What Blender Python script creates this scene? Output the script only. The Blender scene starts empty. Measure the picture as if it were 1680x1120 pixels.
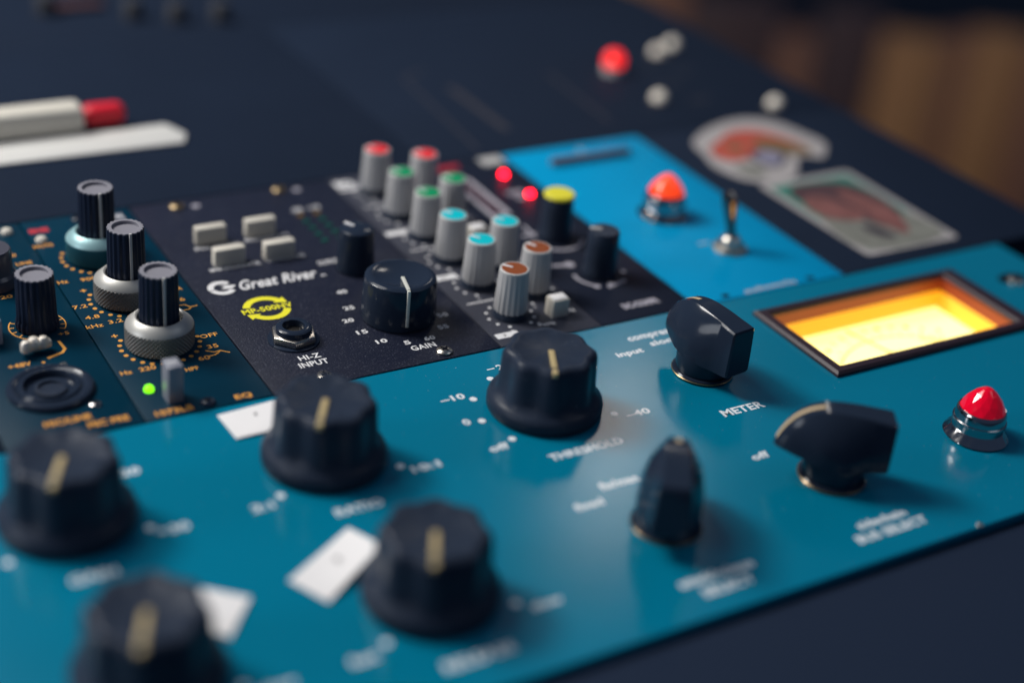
import bpy, bmesh, math, random
from mathutils import Vector, Matrix

S = 0.001                      # all layout numbers are millimetres
R = math.radians
scene = bpy.context.scene
COL = scene.collection
rnd = random.Random(7)

# ------------------------------------------------------------------ camera
cam_d = bpy.data.cameras.new('camera')
cam = bpy.data.objects.new('camera', cam_d)
COL.objects.link(cam)
RM = ((0.85938982, -0.50242241, 0.09497814),
      (-0.18035356, -0.47166149, -0.86313848),
      (0.47845765, 0.72464278, -0.49595475))
m = Matrix(((RM[0][0], -RM[1][0], -RM[2][0], -148.287 * S),
            (RM[0][1], -RM[1][1], -RM[2][1], -345.189 * S),
            (RM[0][2], -RM[1][2], -RM[2][2], 237.595 * S),
            (0, 0, 0, 1)))
cam.matrix_world = m
cam_d.sensor_width = 36.0
cam_d.lens = 2492.28 / 1680 * 36
cam_d.clip_start = 0.01
cam_d.clip_end = 30
cam_d.dof.use_dof = True
cam_d.dof.focus_distance = 0.464
cam_d.dof.aperture_fstop = 2.95
scene.camera = cam

# ------------------------------------------------------------------ world
world = bpy.data.worlds.new('World')
scene.world = world
world.use_nodes = True
bg = world.node_tree.nodes['Background']
bg.inputs[0].default_value = (0.030, 0.048, 0.090, 1)
bg.inputs[1].default_value = 1.0

# ------------------------------------------------------------------ lamps
def area(name, loc, target, size, power, color, size_y=None, spread=None):
    d = bpy.data.lights.new(name, 'AREA')
    d.shape = 'RECTANGLE' if size_y else 'DISK'
    d.size = size * S
    if size_y: d.size_y = size_y * S
    d.energy = power
    d.color = color
    if spread: d.spread = R(spread)
    o = bpy.data.objects.new(name, d)
    COL.objects.link(o)
    o.location = Vector(loc) * S
    o.rotation_euler = (Vector(target) - Vector(loc)).to_track_quat('-Z', 'Y').to_euler()
    return o

area('key_lamp', (-540, 640, 860), (50, 30, 0), 320, 8.9, (1.0, 0.97, 0.93))
area('overhead_lamp', (-230, 430, 680), (0, 20, 0), 460, 3.9, (1.0, 0.98, 0.95))
area('window_lamp', (1055, 1160, 1030), (82, -60, 0), 120, 0.72, (1.0, 0.93, 0.85), 250)
area('left_fill', (-1450, 160, 520), (60, 0, 0), 600, 6.5, (0.90, 0.94, 1.0))
area('right_fill', (900, -500, 1100), (100, 0, 0), 700, 1.2, (0.8, 0.88, 1.0))

scene.view_settings.view_transform = 'Standard'
scene.view_settings.look = 'None'
scene.view_settings.exposure = 0.0
scene.view_settings.gamma = 1.0
scene.render.engine = 'CYCLES'
scene.cycles.use_denoising = True
scene.cycles.max_bounces = 8
scene.cycles.sample_clamp_indirect = 6.0
scene.cycles.blur_glossy = 0.3

# ------------------------------------------------------------------ materials
def setin(n, key, val):
    if key in n.inputs: n.inputs[key].default_value = val

def mat(name, col, rough=0.5, metal=0.0, spec=0.5, coat=0.0, emit=None, estr=0.0, trans=0.0,
        var=0.0, vscale=60, bump=0.0, bscale=900, rvar=0.0, sub=0.0):
    M = bpy.data.materials.new(name)
    M.use_nodes = True
    nt = M.node_tree
    n = nt.nodes['Principled BSDF']
    setin(n, 'Base Color', (*col, 1)); setin(n, 'Roughness', rough); setin(n, 'Metallic', metal)
    setin(n, 'Specular IOR Level', spec); setin(n, 'Coat Weight', coat); setin(n, 'Coat Roughness', 0.08)
    setin(n, 'Transmission Weight', trans)
    if emit:
        setin(n, 'Emission Color', (*emit, 1)); setin(n, 'Emission Strength', estr)
    tc = nt.nodes.new('ShaderNodeTexCoord')
    if var > 0:
        nz = nt.nodes.new('ShaderNodeTexNoise'); nz.inputs['Scale'].default_value = vscale; nz.inputs['Detail'].default_value = 5
        nt.links.new(tc.outputs['Object'], nz.inputs['Vector'])
        mx = nt.nodes.new('ShaderNodeMix'); mx.data_type = 'RGBA'
        mx.inputs[6].default_value = (*[c * (1 - var) for c in col], 1)
        mx.inputs[7].default_value = (*[min(1, c * (1 + var)) for c in col], 1)
        nt.links.new(nz.outputs['Fac'], mx.inputs[0])
        nt.links.new(mx.outputs[2], n.inputs['Base Color'])
    if rvar > 0:
        nz = nt.nodes.new('ShaderNodeTexNoise'); nz.inputs['Scale'].default_value = vscale * 2.3; nz.inputs['Detail'].default_value = 6
        nt.links.new(tc.outputs['Object'], nz.inputs['Vector'])
        mr = nt.nodes.new('ShaderNodeMapRange')
        mr.inputs['To Min'].default_value = max(0.02, rough - rvar); mr.inputs['To Max'].default_value = rough + rvar
        nt.links.new(nz.outputs['Fac'], mr.inputs['Value']); nt.links.new(mr.outputs[0], n.inputs['Roughness'])
    if bump > 0:
        nz = nt.nodes.new('ShaderNodeTexNoise'); nz.inputs['Scale'].default_value = bscale; nz.inputs['Detail'].default_value = 3
        nt.links.new(tc.outputs['Object'], nz.inputs['Vector'])
        b = nt.nodes.new('ShaderNodeBump'); b.inputs['Strength'].default_value = bump; b.inputs['Distance'].default_value = 0.0002
        nt.links.new(nz.outputs['Fac'], b.inputs['Height']); nt.links.new(b.outputs[0], n.inputs['Normal'])
    return M

def specks(M, dark, light, scale, thr, soft=0.06):
    """mix small light grains over the base colour (powder coat, dust)"""
    nt = M.node_tree; n = nt.nodes['Principled BSDF']
    tc = nt.nodes.new('ShaderNodeTexCoord')
    v = nt.nodes.new('ShaderNodeTexNoise'); v.inputs['Scale'].default_value = scale; v.inputs['Detail'].default_value = 2
    nt.links.new(tc.outputs['Object'], v.inputs['Vector'])
    mr = nt.nodes.new('ShaderNodeMapRange')
    mr.inputs['From Min'].default_value = thr; mr.inputs['From Max'].default_value = thr + soft
    nt.links.new(v.outputs['Fac'], mr.inputs['Value'])
    mx = nt.nodes.new('ShaderNodeMix'); mx.data_type = 'RGBA'
    mx.inputs[6].default_value = (*dark, 1); mx.inputs[7].default_value = (*light, 1)
    nt.links.new(mr.outputs[0], mx.inputs[0])
    nt.links.new(mx.outputs[2], n.inputs['Base Color'])

NAVY = (0.017, 0.027, 0.052)
M_black = mat('black_plastic', (0.021, 0.030, 0.050), 0.36, spec=0.15, bump=0.15, bscale=420, rvar=0.10, vscale=60, var=0.15)
M_blackgloss = mat('glossy_black_plastic', (0.017, 0.0255, 0.044), 0.14, spec=0.20, rvar=0.07, vscale=120, bump=0.05, bscale=250)
M_rack = mat('black_rack_paint', (0.0115, 0.019, 0.037), 0.6, spec=0.06, var=0.12, vscale=20)
M_teal = mat('teal_enamel', (0.0005, 0.166, 0.270), 0.175, spec=0.27, var=0.07, vscale=9, rvar=0.035, bump=0.05, bscale=300)
def dust(M, col, scale, thr, amt):
    nt = M.node_tree; n = nt.nodes['Principled BSDF']; l = n.inputs['Base Color'].links
    src = l[0].from_socket if l else None
    tc = nt.nodes.new('ShaderNodeTexCoord'); v = nt.nodes.new('ShaderNodeTexNoise'); v.inputs['Scale'].default_value = scale; v.inputs['Detail'].default_value = 1
    nt.links.new(tc.outputs['Object'], v.inputs['Vector'])
    mr = nt.nodes.new('ShaderNodeMapRange'); mr.inputs['From Min'].default_value = thr; mr.inputs['From Max'].default_value = thr + .03; mr.inputs['To Max'].default_value = amt
    nt.links.new(v.outputs['Fac'], mr.inputs['Value'])
    mx = nt.nodes.new('ShaderNodeMix'); mx.data_type = 'RGBA'
    if src: nt.links.new(src, mx.inputs[6])
    else: mx.inputs[6].default_value = n.inputs['Base Color'].default_value
    mx.inputs[7].default_value = (*col, 1)
    nt.links.new(mr.outputs[0], mx.inputs[0]); nt.links.new(mx.outputs[2], n.inputs['Base Color'])
dust(M_teal, (0.4, 0.5, 0.52), 1300, 0.77, 0.35)
dust(M_black, (0.16, 0.17, 0.19), 1500, 0.74, 0.6)
M_blue = mat('sky_blue_enamel', (0.0005, 0.285, 0.54), 0.42, spec=0.07, var=0.07, vscale=18)
M_grpanel = mat('textured_black_powder_coat', (0.014, 0.016, 0.030), 0.4, spec=0.16, bump=0.7, bscale=1500)
specks(M_grpanel, (0.0125, 0.0155, 0.031), (0.085, 0.09, 0.12), 2400, 0.63)
M_eqpanel = mat('charcoal_panel_paint', (0.040, 0.043, 0.060), 0.45, spec=0.2, bump=0.3, bscale=1500)
specks(M_eqpanel, (0.042, 0.045, 0.062), (0.11, 0.11, 0.13), 1900, 0.66)
M_dyn = mat('satin_black_panel', (0.011, 0.015, 0.029), 0.5, spec=0.1, var=0.1, vscale=30)
M_neve = mat('dark_teal_enamel', (0.0008, 0.026, 0.050), 0.35, spec=0.07, var=0.2, vscale=25, rvar=0.08)
M_orange = mat('orange_print', (0.72, 0.33, 0.07), 0.6, spec=0.1)
M_white = mat('white_print', (0.75, 0.74, 0.74), 0.6)
M_tealwhite = mat('pale_print', (0.80, 0.84, 0.86), 0.175, spec=0.27)
M_yellow = mat('yellow_print', (0.85, 0.78, 0.02), 0.55)
M_redprint = mat('red_print', (0.45, 0.015, 0.03), 0.6)
M_paper = mat('white_tape', (0.80, 0.78, 0.77), 0.7, var=0.04, vscale=90)
M_grime = mat('pen_mark', (0.25, 0.24, 0.24), 0.8)
M_chrome = mat('chrome', (0.42, 0.41, 0.41), 0.14, metal=1.0, rvar=0.06, vscale=200)
M_satin = mat('satin_nickel', (0.62, 0.57, 0.50), 0.28, metal=1.0, rvar=0.08, vscale=200)
M_brass = mat('aged_brass', (0.30, 0.22, 0.12), 0.3, metal=0.8)
M_gold = mat('gold_inlay', (0.48, 0.37, 0.18), 0.5)
M_cream = mat('cream_plastic', (0.62, 0.58, 0.50), 0.5, var=0.05)
M_grey = mat('grey_plastic', (0.43, 0.425, 0.425), 0.42, spec=0.3, var=0.05, vscale=100)
M_greyrim = mat('pale_grey_plastic', (0.50, 0.49, 0.47), 0.45)
M_capred = mat('red_cap', (0.74, 0.015, 0.025), 0.45, spec=0.05)
M_capgreen = mat('green_cap', (0.0, 0.26, 0.10), 0.45, spec=0.12)
M_capblue = mat('blue_cap', (0.0, 0.50, 0.57), 0.45, spec=0.12)
M_capbrown = mat('brown_cap', (0.25, 0.065, 0.022), 0.45, spec=0.12)
M_capyellow = mat('yellow_cap', (0.78, 0.70, 0.03), 0.45, var=0.1, vscale=400)
M_encgrey = mat('slate_cap', (0.22, 0.215, 0.245), 0.5, spec=0.2)
M_encblack = mat('ribbed_black_plastic', (0.014, 0.022, 0.045), 0.34, spec=0.22)
M_ringsilver = mat('brushed_aluminium', (0.46, 0.45, 0.42), 0.42, metal=0.4)
M_ringknurl = mat('knurled_aluminium', (0.24, 0.235, 0.22), 0.42, metal=0.6)
M_ringblue = mat('blue_anodised', (0.30, 0.50, 0.52), 0.4, metal=0.3)
M_ringblueknurl = mat('blue_knurl', (0.005, 0.11, 0.15), 0.4, metal=0.3)
M_led_red = mat('lit_red_diode', (0.4, 0.0, 0.0), 0.3, emit=(1.0, 0.005, 0.02), estr=16)
M_led_green = mat('lit_green_diode', (0.1, 0.5, 0.0), 0.3, emit=(0.22, 1.0, 0.01), estr=1.6)
M_led_off = mat('unlit_green_diode', (0.0, 0.10, 0.07), 0.3)
M_led_amber = mat('unlit_amber_diode', (0.22, 0.13, 0.03), 0.3)
M_lens_red = mat('red_lit_lens', (0.75, 0.0, 0.02), 0.10, emit=(1.0, 0.0, 0.025), estr=0.16, coat=0.5, bump=0.9, bscale=260)
M_lens_orange = mat('orange_lit_lens', (0.8, 0.05, 0.01), 0.15, emit=(1.0, 0.06, 0.01), estr=0.9, coat=0.5)
M_lens_core = mat('lamp_filament_glow', (0.8, 0.2, 0.02), 0.4, emit=(1.0, 0.22, 0.02), estr=1.8)
M_dial = mat('backlit_dial', (0.85, 0.78, 0.35), 0.6, emit=(1.0, 0.84, 0.30), estr=1.5)
M_dialmark = mat('dial_print', (0.5, 0.35, 0.05), 0.6, emit=(1.0, 0.62, 0.04), estr=0.55)
M_dialwall = mat('lamplit_meter_wall', (0.85, 0.50, 0.06), 0.45, emit=(1.0, 0.42, 0.01), estr=0.40)  # amber and emission imitate dial light falling inside the housing
M_bezelwall = mat('brown_bezel', (0.26, 0.042, 0.014), 0.5)
M_meterframe = mat('meter_frame_plastic', (0.034, 0.021, 0.030), 0.35, spec=0.15)  # brown tint puts the meter's glow into the frame colour
M_needle = mat('needle', (0.30, 0.15, 0.03), 0.5, emit=(1.0, 0.5, 0.03), estr=0.25)
M_glass = mat('meter_glass', (1, 1, 1), 0.02, trans=1.0)
M_hole = mat('dark_hole', (0.004, 0.005, 0.01), 0.8, spec=0.1)
M_card = mat('white_card', (0.60, 0.59, 0.56), 0.7, var=0.05, vscale=30)
M_penbody = mat('ivory_pen_barrel', (0.68, 0.64, 0.55), 0.45, var=0.04)
M_pentip = mat('red_pen_cap', (0.72, 0.012, 0.03), 0.4)
M_stickwhite = mat('sticker_border', (0.40, 0.37, 0.36), 0.5)
M_stickred = mat('sticker_red', (0.46, 0.075, 0.045), 0.5, var=0.7, vscale=150)
M_stickbrown = mat('sticker_ochre', (0.17, 0.11, 0.045), 0.5, var=0.4, vscale=120)
M_sticklilac = mat('sticker_lilac', (0.25, 0.24, 0.33), 0.5)
M_stickpink = mat('sticker_pink', (0.21, 0.080, 0.070), 0.5, var=0.7, vscale=110)
M_stickgreen = mat('sticker_green', (0.03, 0.20, 0.15), 0.5, var=0.15)
M_stickgrey = mat('sticker_grey', (0.20, 0.20, 0.17), 0.5, var=0.6, vscale=120)
M_stickdark = mat('sticker_dark', (0.045, 0.035, 0.045), 0.5)
M_greyprint = mat('grey_print', (0.42, 0.40, 0.45), 0.6)
M_dimprint = mat('dim_print', (0.028, 0.027, 0.038), 0.6)
M_lilacbtn = mat('lilac_button', (0.27, 0.28, 0.34), 0.35)
M_greybtn = mat('grey_button', (0.21, 0.22, 0.26), 0.4)
M_bar = mat('dusky_bar', (0.16, 0.10, 0.12), 0.4)
M_floor = mat('dark_floor', (0.018, 0.02, 0.03), 0.7, var=0.3, vscale=3)

def woodmat(name, a, b):
    M = mat(name, a, 0.45)
    nt = M.node_tree; n = nt.nodes['Principled BSDF']
    tc = nt.nodes.new('ShaderNodeTexCoord'); mp = nt.nodes.new('ShaderNodeMapping')
    mp.inputs['Scale'].default_value = (14, 14, 0.8)
    nz = nt.nodes.new('ShaderNodeTexNoise'); nz.inputs['Scale'].default_value = 3; nz.inputs['Detail'].default_value = 8
    mx = nt.nodes.new('ShaderNodeMix'); mx.data_type = 'RGBA'
    mx.inputs[6].default_value = (*a, 1); mx.inputs[7].default_value = (*b, 1)
    nt.links.new(tc.outputs['Object'], mp.inputs[0]); nt.links.new(mp.outputs[0], nz.inputs['Vector'])
    nt.links.new(nz.outputs['Fac'], mx.inputs[0]); nt.links.new(mx.outputs[2], n.inputs['Base Color'])
    return M
M_woodA = woodmat('amber_wood', (0.62, 0.29, 0.115), (0.78, 0.38, 0.16))
M_woodB = woodmat('red_brown_wood', (0.40, 0.18, 0.11), (0.52, 0.24, 0.14))
M_woodC = woodmat('dark_wood', (0.11, 0.065, 0.065), (0.17, 0.10, 0.09))

# ------------------------------------------------------------------ mesh builder (millimetres)
_text_cache = {}
def text_geo(s, shear=0.0, bold=0.0):
    key = (s, shear, bold)
    if key in _text_cache: return _text_cache[key]
    c = bpy.data.curves.new('t', 'FONT'); c.body = s; c.size = 1; c.shear = shear; c.offset = bold
    c.resolution_u = 3; c.space_character = 1.05
    o = bpy.data.objects.new('t', c); COL.objects.link(o)
    bpy.context.view_layer.update()
    dg = bpy.context.evaluated_depsgraph_get()
    me = o.evaluated_get(dg).to_mesh()
    vs = [(v.co.x, v.co.y) for v in me.vertices]; fs = [tuple(p.vertices) for p in me.polygons]
    o.evaluated_get(dg).to_mesh_clear()
    bpy.data.objects.remove(o); bpy.data.curves.remove(c)
    x0 = min(v[0] for v in vs); x1 = max(v[0] for v in vs); y0 = min(v[1] for v in vs); y1 = max(v[1] for v in vs)
    g = ([((v[0] - (x0 + x1) / 2) / (x1 - x0), (v[1] - (y0 + y1) / 2) / (y1 - y0)) for v in vs], fs)
    _text_cache[key] = g
    return g

class MB:
    def __init__(s): s.v = []; s.f = []; s.m = []
    def add(s, vs, fs, m=0):
        b = len(s.v); s.v += [tuple(v) for v in vs]; s.f += [tuple(b + i for i in f) for f in fs]; s.m += [m] * len(fs); return s
    def bm(s, b, m=0):
        b.verts.ensure_lookup_table()
        b.verts.index_update()
        s.add([v.co[:] for v in b.verts], [[v.index for v in f.verts] for f in b.faces], m); b.free(); return s
    def box(s, x0, x1, y0, y1, z0, z1, bev=0.0, m=0, seg=2):
        b = bmesh.new(); bmesh.ops.create_cube(b, size=1)
        for v in b.verts:
            v.co = Vector(((x0 + x1) / 2 + v.co.x * (x1 - x0), (y0 + y1) / 2 + v.co.y * (y1 - y0), (z0 + z1) / 2 + v.co.z * (z1 - z0)))
        if bev > 0: bmesh.ops.bevel(b, geom=b.edges[:], offset=bev, segments=seg, affect='EDGES', profile=0.5)
        return s.bm(b, m)
    def prism(s, pts, z0, z1, bev=0.0, m=0, seg=2, xf=None):
        b = bmesh.new(); n = len(pts)
        lo = [b.verts.new((x, y, z0)) for x, y in pts]; hi = [b.verts.new((x, y, z1)) for x, y in pts]
        b.faces.new(hi); b.faces.new(lo[::-1])
        for i in range(n): b.faces.new((lo[i], lo[(i + 1) % n], hi[(i + 1) % n], hi[i]))
        bmesh.ops.recalc_face_normals(b, faces=b.faces[:])
        if bev > 0: bmesh.ops.bevel(b, geom=b.edges[:], offset=bev, segments=seg, affect='EDGES', profile=0.5)
        if xf: b.transform(xf)
        return s.bm(b, m)
    def sheet(s, pts, z, m=0):
        return s.add([(x, y, z) for x, y in pts], [tuple(range(len(pts)))], m)
    def disc(s, cx, cy, r, z, n=20, m=0, ry=None):
        ry = ry or r
        return s.sheet([(cx + r * math.cos(6.28318 * i / n), cy + ry * math.sin(6.28318 * i / n)) for i in range(n)], z, m)
    def lathe(s, prof, cx=0, cy=0, n=48, f=None, m=0, cap=True):
        vs = []; fs = []
        for r, z in prof:
            for i in range(n):
                a = 2 * math.pi * i / n
                rr = f(a, r, z) if f else r
                vs.append((cx + rr * math.cos(a), cy + rr * math.sin(a), z))
        for j in range(len(prof) - 1):
            for i in range(n):
                k = (i + 1) % n
                fs.append((j * n + i, j * n + k, (j + 1) * n + k, (j + 1) * n + i))
        if cap: fs.append(tuple((len(prof) - 1) * n + i for i in range(n)))
        return s.add(vs, fs, m)
    def arc(s, cx, cy, r, w, a0, a1, z, n=24, m=0):
        vs = []; fs = []
        for i in range(n + 1):
            a = R(a0 + (a1 - a0) * i / n)
            for rr in (r - w / 2, r + w / 2): vs.append((cx + rr * math.cos(a), cy + rr * math.sin(a), z))
        for i in range(n): fs.append((2 * i, 2 * i + 1, 2 * i + 3, 2 * i + 2))
        return s.add(vs, fs, m)
    def line(s, pts, w, z, m=0):
        for (x0, y0), (x1, y1) in zip(pts, pts[1:]):
            d = Vector((x1 - x0, y1 - y0)); L = d.length; d /= L; nx, ny = -d.y * w / 2, d.x * w / 2
            ex, ey = d.x * w * .3, d.y * w * .3
            s.add([(x0 - ex - nx, y0 - ey - ny, z), (x1 + ex - nx, y1 + ey - ny, z), (x1 + ex + nx, y1 + ey + ny, z), (x0 - ex + nx, y0 - ey + ny, z)], [(0, 1, 2, 3)], m)
            z += 0.004
        return s
    def text(s, t, cx, cy, w, h, z=0.05, rot=0.0, shear=0.0, bold=0.0, m=0):
        if hasattr(s, 'items'):
            q = MB(); q.text(t, cx, cy, w, h, z, rot, shear, bold, m); s.items.append(q); return s
        vs, fs = text_geo(t, shear, bold + 0.022); c, sn = math.cos(R(rot)), math.sin(R(rot))
        return s.add([(cx + x * w * c - y * h * sn, cy + x * w * sn + y * h * c, z) for x, y in vs], fs, m)
    def words(s): s.items = []; return s
    def tube(s, pts, rad, n=12, m=0):
        vs = []; fs = []; P = [Vector(p) for p in pts]
        for j, p in enumerate(P):
            d = (P[min(j + 1, len(P) - 1)] - P[max(j - 1, 0)]).normalized()
            u = d.cross(Vector((0, 0, 1))) if abs(d.z) < .95 else d.cross(Vector((1, 0, 0)))
            u.normalize(); w = d.cross(u); r = rad[j] if hasattr(rad, '__len__') else rad
            for i in range(n):
                a = 2 * math.pi * i / n
                vs.append(tuple(p + u * r * math.cos(a) + w * r * math.sin(a)))
        for j in range(len(P) - 1):
            for i in range(n):
                k = (i + 1) % n; fs.append((j * n + i, j * n + k, (j + 1) * n + k, (j + 1) * n + i))
        fs.append(tuple(range(n))[::-1]); fs.append(tuple((len(P) - 1) * n + i for i in range(n)))
        return s.add(vs, fs, m)
    def build(s, name, mats, parent=None, loc=(0, 0, 0), rz=0.0, smooth=True, sharp=35):
        if hasattr(s, 'items'):
            for q in s.items: q.build('lettering', mats, parent, loc, rz, smooth, sharp)
            if not s.v: return None
            name = 'printed_marks'
        me = bpy.data.meshes.new(name)
        me.from_pydata([(x * S, y * S, z * S) for x, y, z in s.v], [], s.f)
        if not isinstance(mats, (list, tuple)): mats = [mats]
        for mm in mats: me.materials.append(mm)
        me.polygons.foreach_set('material_index', s.m)
        b = bmesh.new(); b.from_mesh(me); bmesh.ops.remove_doubles(b, verts=b.verts, dist=1e-7)
        b.to_mesh(me); b.free()
        if smooth:
            me.polygons.foreach_set('use_smooth', [True] * len(me.polygons))
            try: me.set_sharp_from_angle(angle=R(sharp))
            except Exception: pass
        me.update()
        o = bpy.data.objects.new(name, me); COL.objects.link(o)
        o.location = Vector(loc) * S; o.rotation_euler.z = R(rz)
        if parent: o.parent = parent
        return o

def tag(o, label=None, cat=None, group=None, kind=None):
    if label: o['label'] = label
    if cat: o['category'] = cat
    if group: o['group'] = group
    if kind: o['kind'] = kind
    return o
def thing(name, label, cat, loc=(0, 0, 0), group=None):
    o = bpy.data.objects.new(name, None); COL.objects.link(o); o.location = Vector(loc) * S
    o.empty_display_size = 0.01
    return tag(o, label, cat, group)
def kids(o): return [c for c in o.children]
def dup(o, loc=None, rz=None, parent=None, children=None):
    c = o.copy(); COL.objects.link(c)
    if loc is not None: c.location = Vector(loc) * S
    if rz is not None: c.rotation_euler.z = R(rz)
    c.parent = parent if parent is not None else o.parent
    for ch in kids(o):
        d = ch.copy(); COL.objects.link(d); d.parent = c
    return c

# ================================================================== SETTING
MB().box(-1500, 4200, -1500, 4200, -1120, -1100).build('floor', M_floor)['kind'] = 'structure'
MB().box(-330, 333, -420, 520, -70, -26.02, bev=2).build('desk', M_rack)['kind'] = 'structure'
MB().box(-330, 333, -420, -132.9, -26, -2.6, bev=.6).build('desk_edge', mat('navy_desk_paint', (0.014, 0.023, 0.045), 0.6, spec=0.06))['kind'] = 'structure'

MB().box(-188, -76.6, .25, 133, -26, 0, bev=.4).build('rack_frame', M_rack)['kind'] = 'structure'

# ================================================================== TEAL COMPRESSOR
comp = thing('rack_compressor', 'wide teal faceplate unit in front with big black knobs and a glowing yellow meter', 'audio compressor', (0, -66, -26))
def lc(x, y, z=0, o=(0, -66, -26)): return (x - o[0], y - o[1], z - o[2])
OC = (0, -66, -26)
def shift(mb, o):
    mb.v = [(x - o[0], y - o[1], z - o[2]) for x, y, z in mb.v]
    for q in getattr(mb, 'items', []): shift(q, o)
    return mb
# faceplate with meter cut-out
X0, X1, Y0, Y1 = -188, 295, -132.5, -0.25
mx0, mx1, my0, my1 = 168.5, 257, -53.5, -13
fp = MB()
for a in ((X0, mx0, Y0, Y1), (mx1, X1, Y0, Y1), (mx0, mx1, Y0, my0), (mx0, mx1, my1, Y1)):
    pass
b = bmesh.new()
def plate_with_hole(x0, x1, y0, y1, hx0, hx1, hy0, hy1, z0, z1):
    o = [(x0, y0), (x1, y0), (x1, y1), (x0, y1)]; h = [(hx0, hy0), (hx1, hy0), (hx1, hy1), (hx0, hy1)]
    e = 0.35
    oi = [(x0 + e, y0 + e), (x1 - e, y0 + e), (x1 - e, y1 - e), (x0 + e, y1 - e)]
    rings = [[(*p, z0) for p in h], [(*p, z0) for p in o], [(*p, z1 - e) for p in o], [(*p, z1) for p in oi], [(*p, z1) for p in h]]
    vs = [p for r in rings for p in r]; fs = []
    for j in range(5):
        for i in range(4):
            a, bb = j * 4, ((j + 1) % 5) * 4; k = (i + 1) % 4
            fs.append((a + i, a + k, bb + k, bb + i))
    return vs, fs
fp.add(*plate_with_hole(X0, X1, Y0, Y1, mx0, mx1, my0, my1, -3, 0))
shift(fp, OC).build('faceplate', M_teal, comp, sharp=20)
ch = MB()
for a in ((X0 + 12, X0 + 14), (X1 - 14, X1 - 12)): ch.box(a[0], a[1], Y0 + 2, Y1 - 2, -26, -3.02)
ch.box(X0 + 14, X1 - 14, Y0 + 2, Y0 + 4, -26, -3.02); ch.box(X0 + 14, X1 - 14, Y1 - 4, Y1 - 2, -26, -3.02)
shift(ch, OC).build('chassis', M_rack, comp)

# big fluted knob (origin at its centre on the panel, pointer towards +x)
def flute(a, r, z):
    if z < 5.2 or r < 6: return r
    return r - (0.5 - 0.5 * math.cos(8 * a)) ** 1.0 * 1.25 * min(1, (z - 5.0) / 2.5)
kb = MB().lathe([(16.9, 0.3), (17.2, 0.8), (17.2, 3.0), (16.9, 4.0), (15.8, 5.0), (14.9, 5.8), (14.5, 7.5), (14.2, 12), (13.9, 17.6), (13.5, 18.9), (12.6, 19.6), (11.2, 19.8), (10.6, 19.5), (0.01, 19.5)], n=128, f=flute)
knobA = kb.build('knob', M_black, comp, lc(0, -34.5), -122, sharp=50)
MB().prism([(1.0, -0.85), (11.0, -0.85), (11.0, 0.85), (1.0, 0.85)], 19.4, 19.95, bev=0.15).box(10.9, 14.0, -0.85, 0.85, 18.2, 19.75, bev=0.25).build('pointer_line', M_gold, knobA)
# bright seam ring near the skirt
for (x, y, rz) in ((70.5, -34.5, -116), (-70, -34.5, -117), (0, -97, -119), (-70, -97, -115)):
    dup(knobA, lc(x, y), rz)

# pointer selector knob: origin at centre, nose towards +x
def selector():
    key = [  # s, half width top, half width bottom, z top, z bottom
        (17.9, 0.4, 0.5, 9.6, 9.2), (17.2, 0.9, 1.5, 12.2, 9.0), (15.7, 1.5, 2.9, 15.4, 8.8), (13.0, 2.2, 4.6, 19.0, 8.4),
        (9.3, 2.8, 6.5, 21.5, 8.0), (5.8, 3.1, 8.1, 22.6, 7.6), (2.5, 3.4, 8.7, 22.9, 7.2), (-1, 3.6, 8.7, 22.8, 6.8), (-5, 3.8, 7.6, 22.5, 6.2),
        (-8.5, 3.9, 6.0, 22.1, 5.8), (-12, 4.1, 5.0, 21.7, 5.6)]
    prof = []
    for i in range(len(key) - 1):
        P = [key[max(0, i - 1)], key[i], key[i + 1], key[min(len(key) - 1, i + 2)]]
        for j in range(3):
            t = j / 3
            prof.append(tuple(0.5 * (2 * P[1][k] + (P[2][k] - P[0][k]) * t + (2 * P[0][k] - 5 * P[1][k] + 4 * P[2][k] - P[3][k]) * t * t
                              + (3 * P[1][k] - P[0][k] - 3 * P[2][k] + P[3][k]) * t ** 3) for k in range(5)))
    prof += [key[-1], (-13.7, 4.1, 4.9, 21.5, 5.8), (-14.2, 3.6, 4.4, 20.9, 6.4)]
    vs = []; fs = []; K = 12
    for s_, wt, wb, zt, zb in prof:
        h = zt - zb; wm = (wt + wb) / 2 - 0.2
        e = min(.5, h * .2)
        ring = [(-wb * .8, zb), (-wb, zb + e), (-(wb * .95 + wt * .05), zb + h * .3), (-(wb * .72 + wt * .28), zb + h * .62), (-wt - .3, zt - e), (-wt + .25 * min(1, wt), zt)]
        ring = ring + [(-y, z) for y, z in ring[::-1]]
        vs += [(s_, y, z) for y, z in ring]
    for j in range(len(prof) - 1):
        for i in range(K):
            k = (i + 1) % K; fs.append((j * K + i, (j + 1) * K + i, (j + 1) * K + k, j * K + k))
    fs.append(tuple(range(K))); fs.append(tuple((len(prof) - 1) * K + i for i in range(K))[::-1])
    body = MB().add(vs, fs)
    body.lathe([(8.5, 1.5), (8.7, 2.2), (8.8, 8.4), (8.4, 9.4)], n=56)
    return body, prof
sb, sprof = selector()
sel = sb.build('selector_knob', M_blackgloss, comp, lc(128, -35.5), 97, sharp=32)
st = MB()
pts = [(p[0], p[3] + 0.10) for p in sprof[2:16]]
vs = []; fs = []
for i, (s_, z) in enumerate(pts):
    for y in (-0.75, 0.75): vs.append((s_, y, z))
for i in range(len(pts) - 1): fs.append((2 * i, 2 * i + 1, 2 * i + 3, 2 * i + 2))
st.add(vs, fs).build('pointer_stripe', mat('pale_gold_inlay', (0.55, 0.42, 0.25), 0.45), sel)
MB().lathe([(9.3, 0.1), (9.6, 0.5), (9.6, 1.1), (9.2, 1.5), (7.9, 1.6)], n=56).build('skirt', M_blackgloss, sel)
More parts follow.
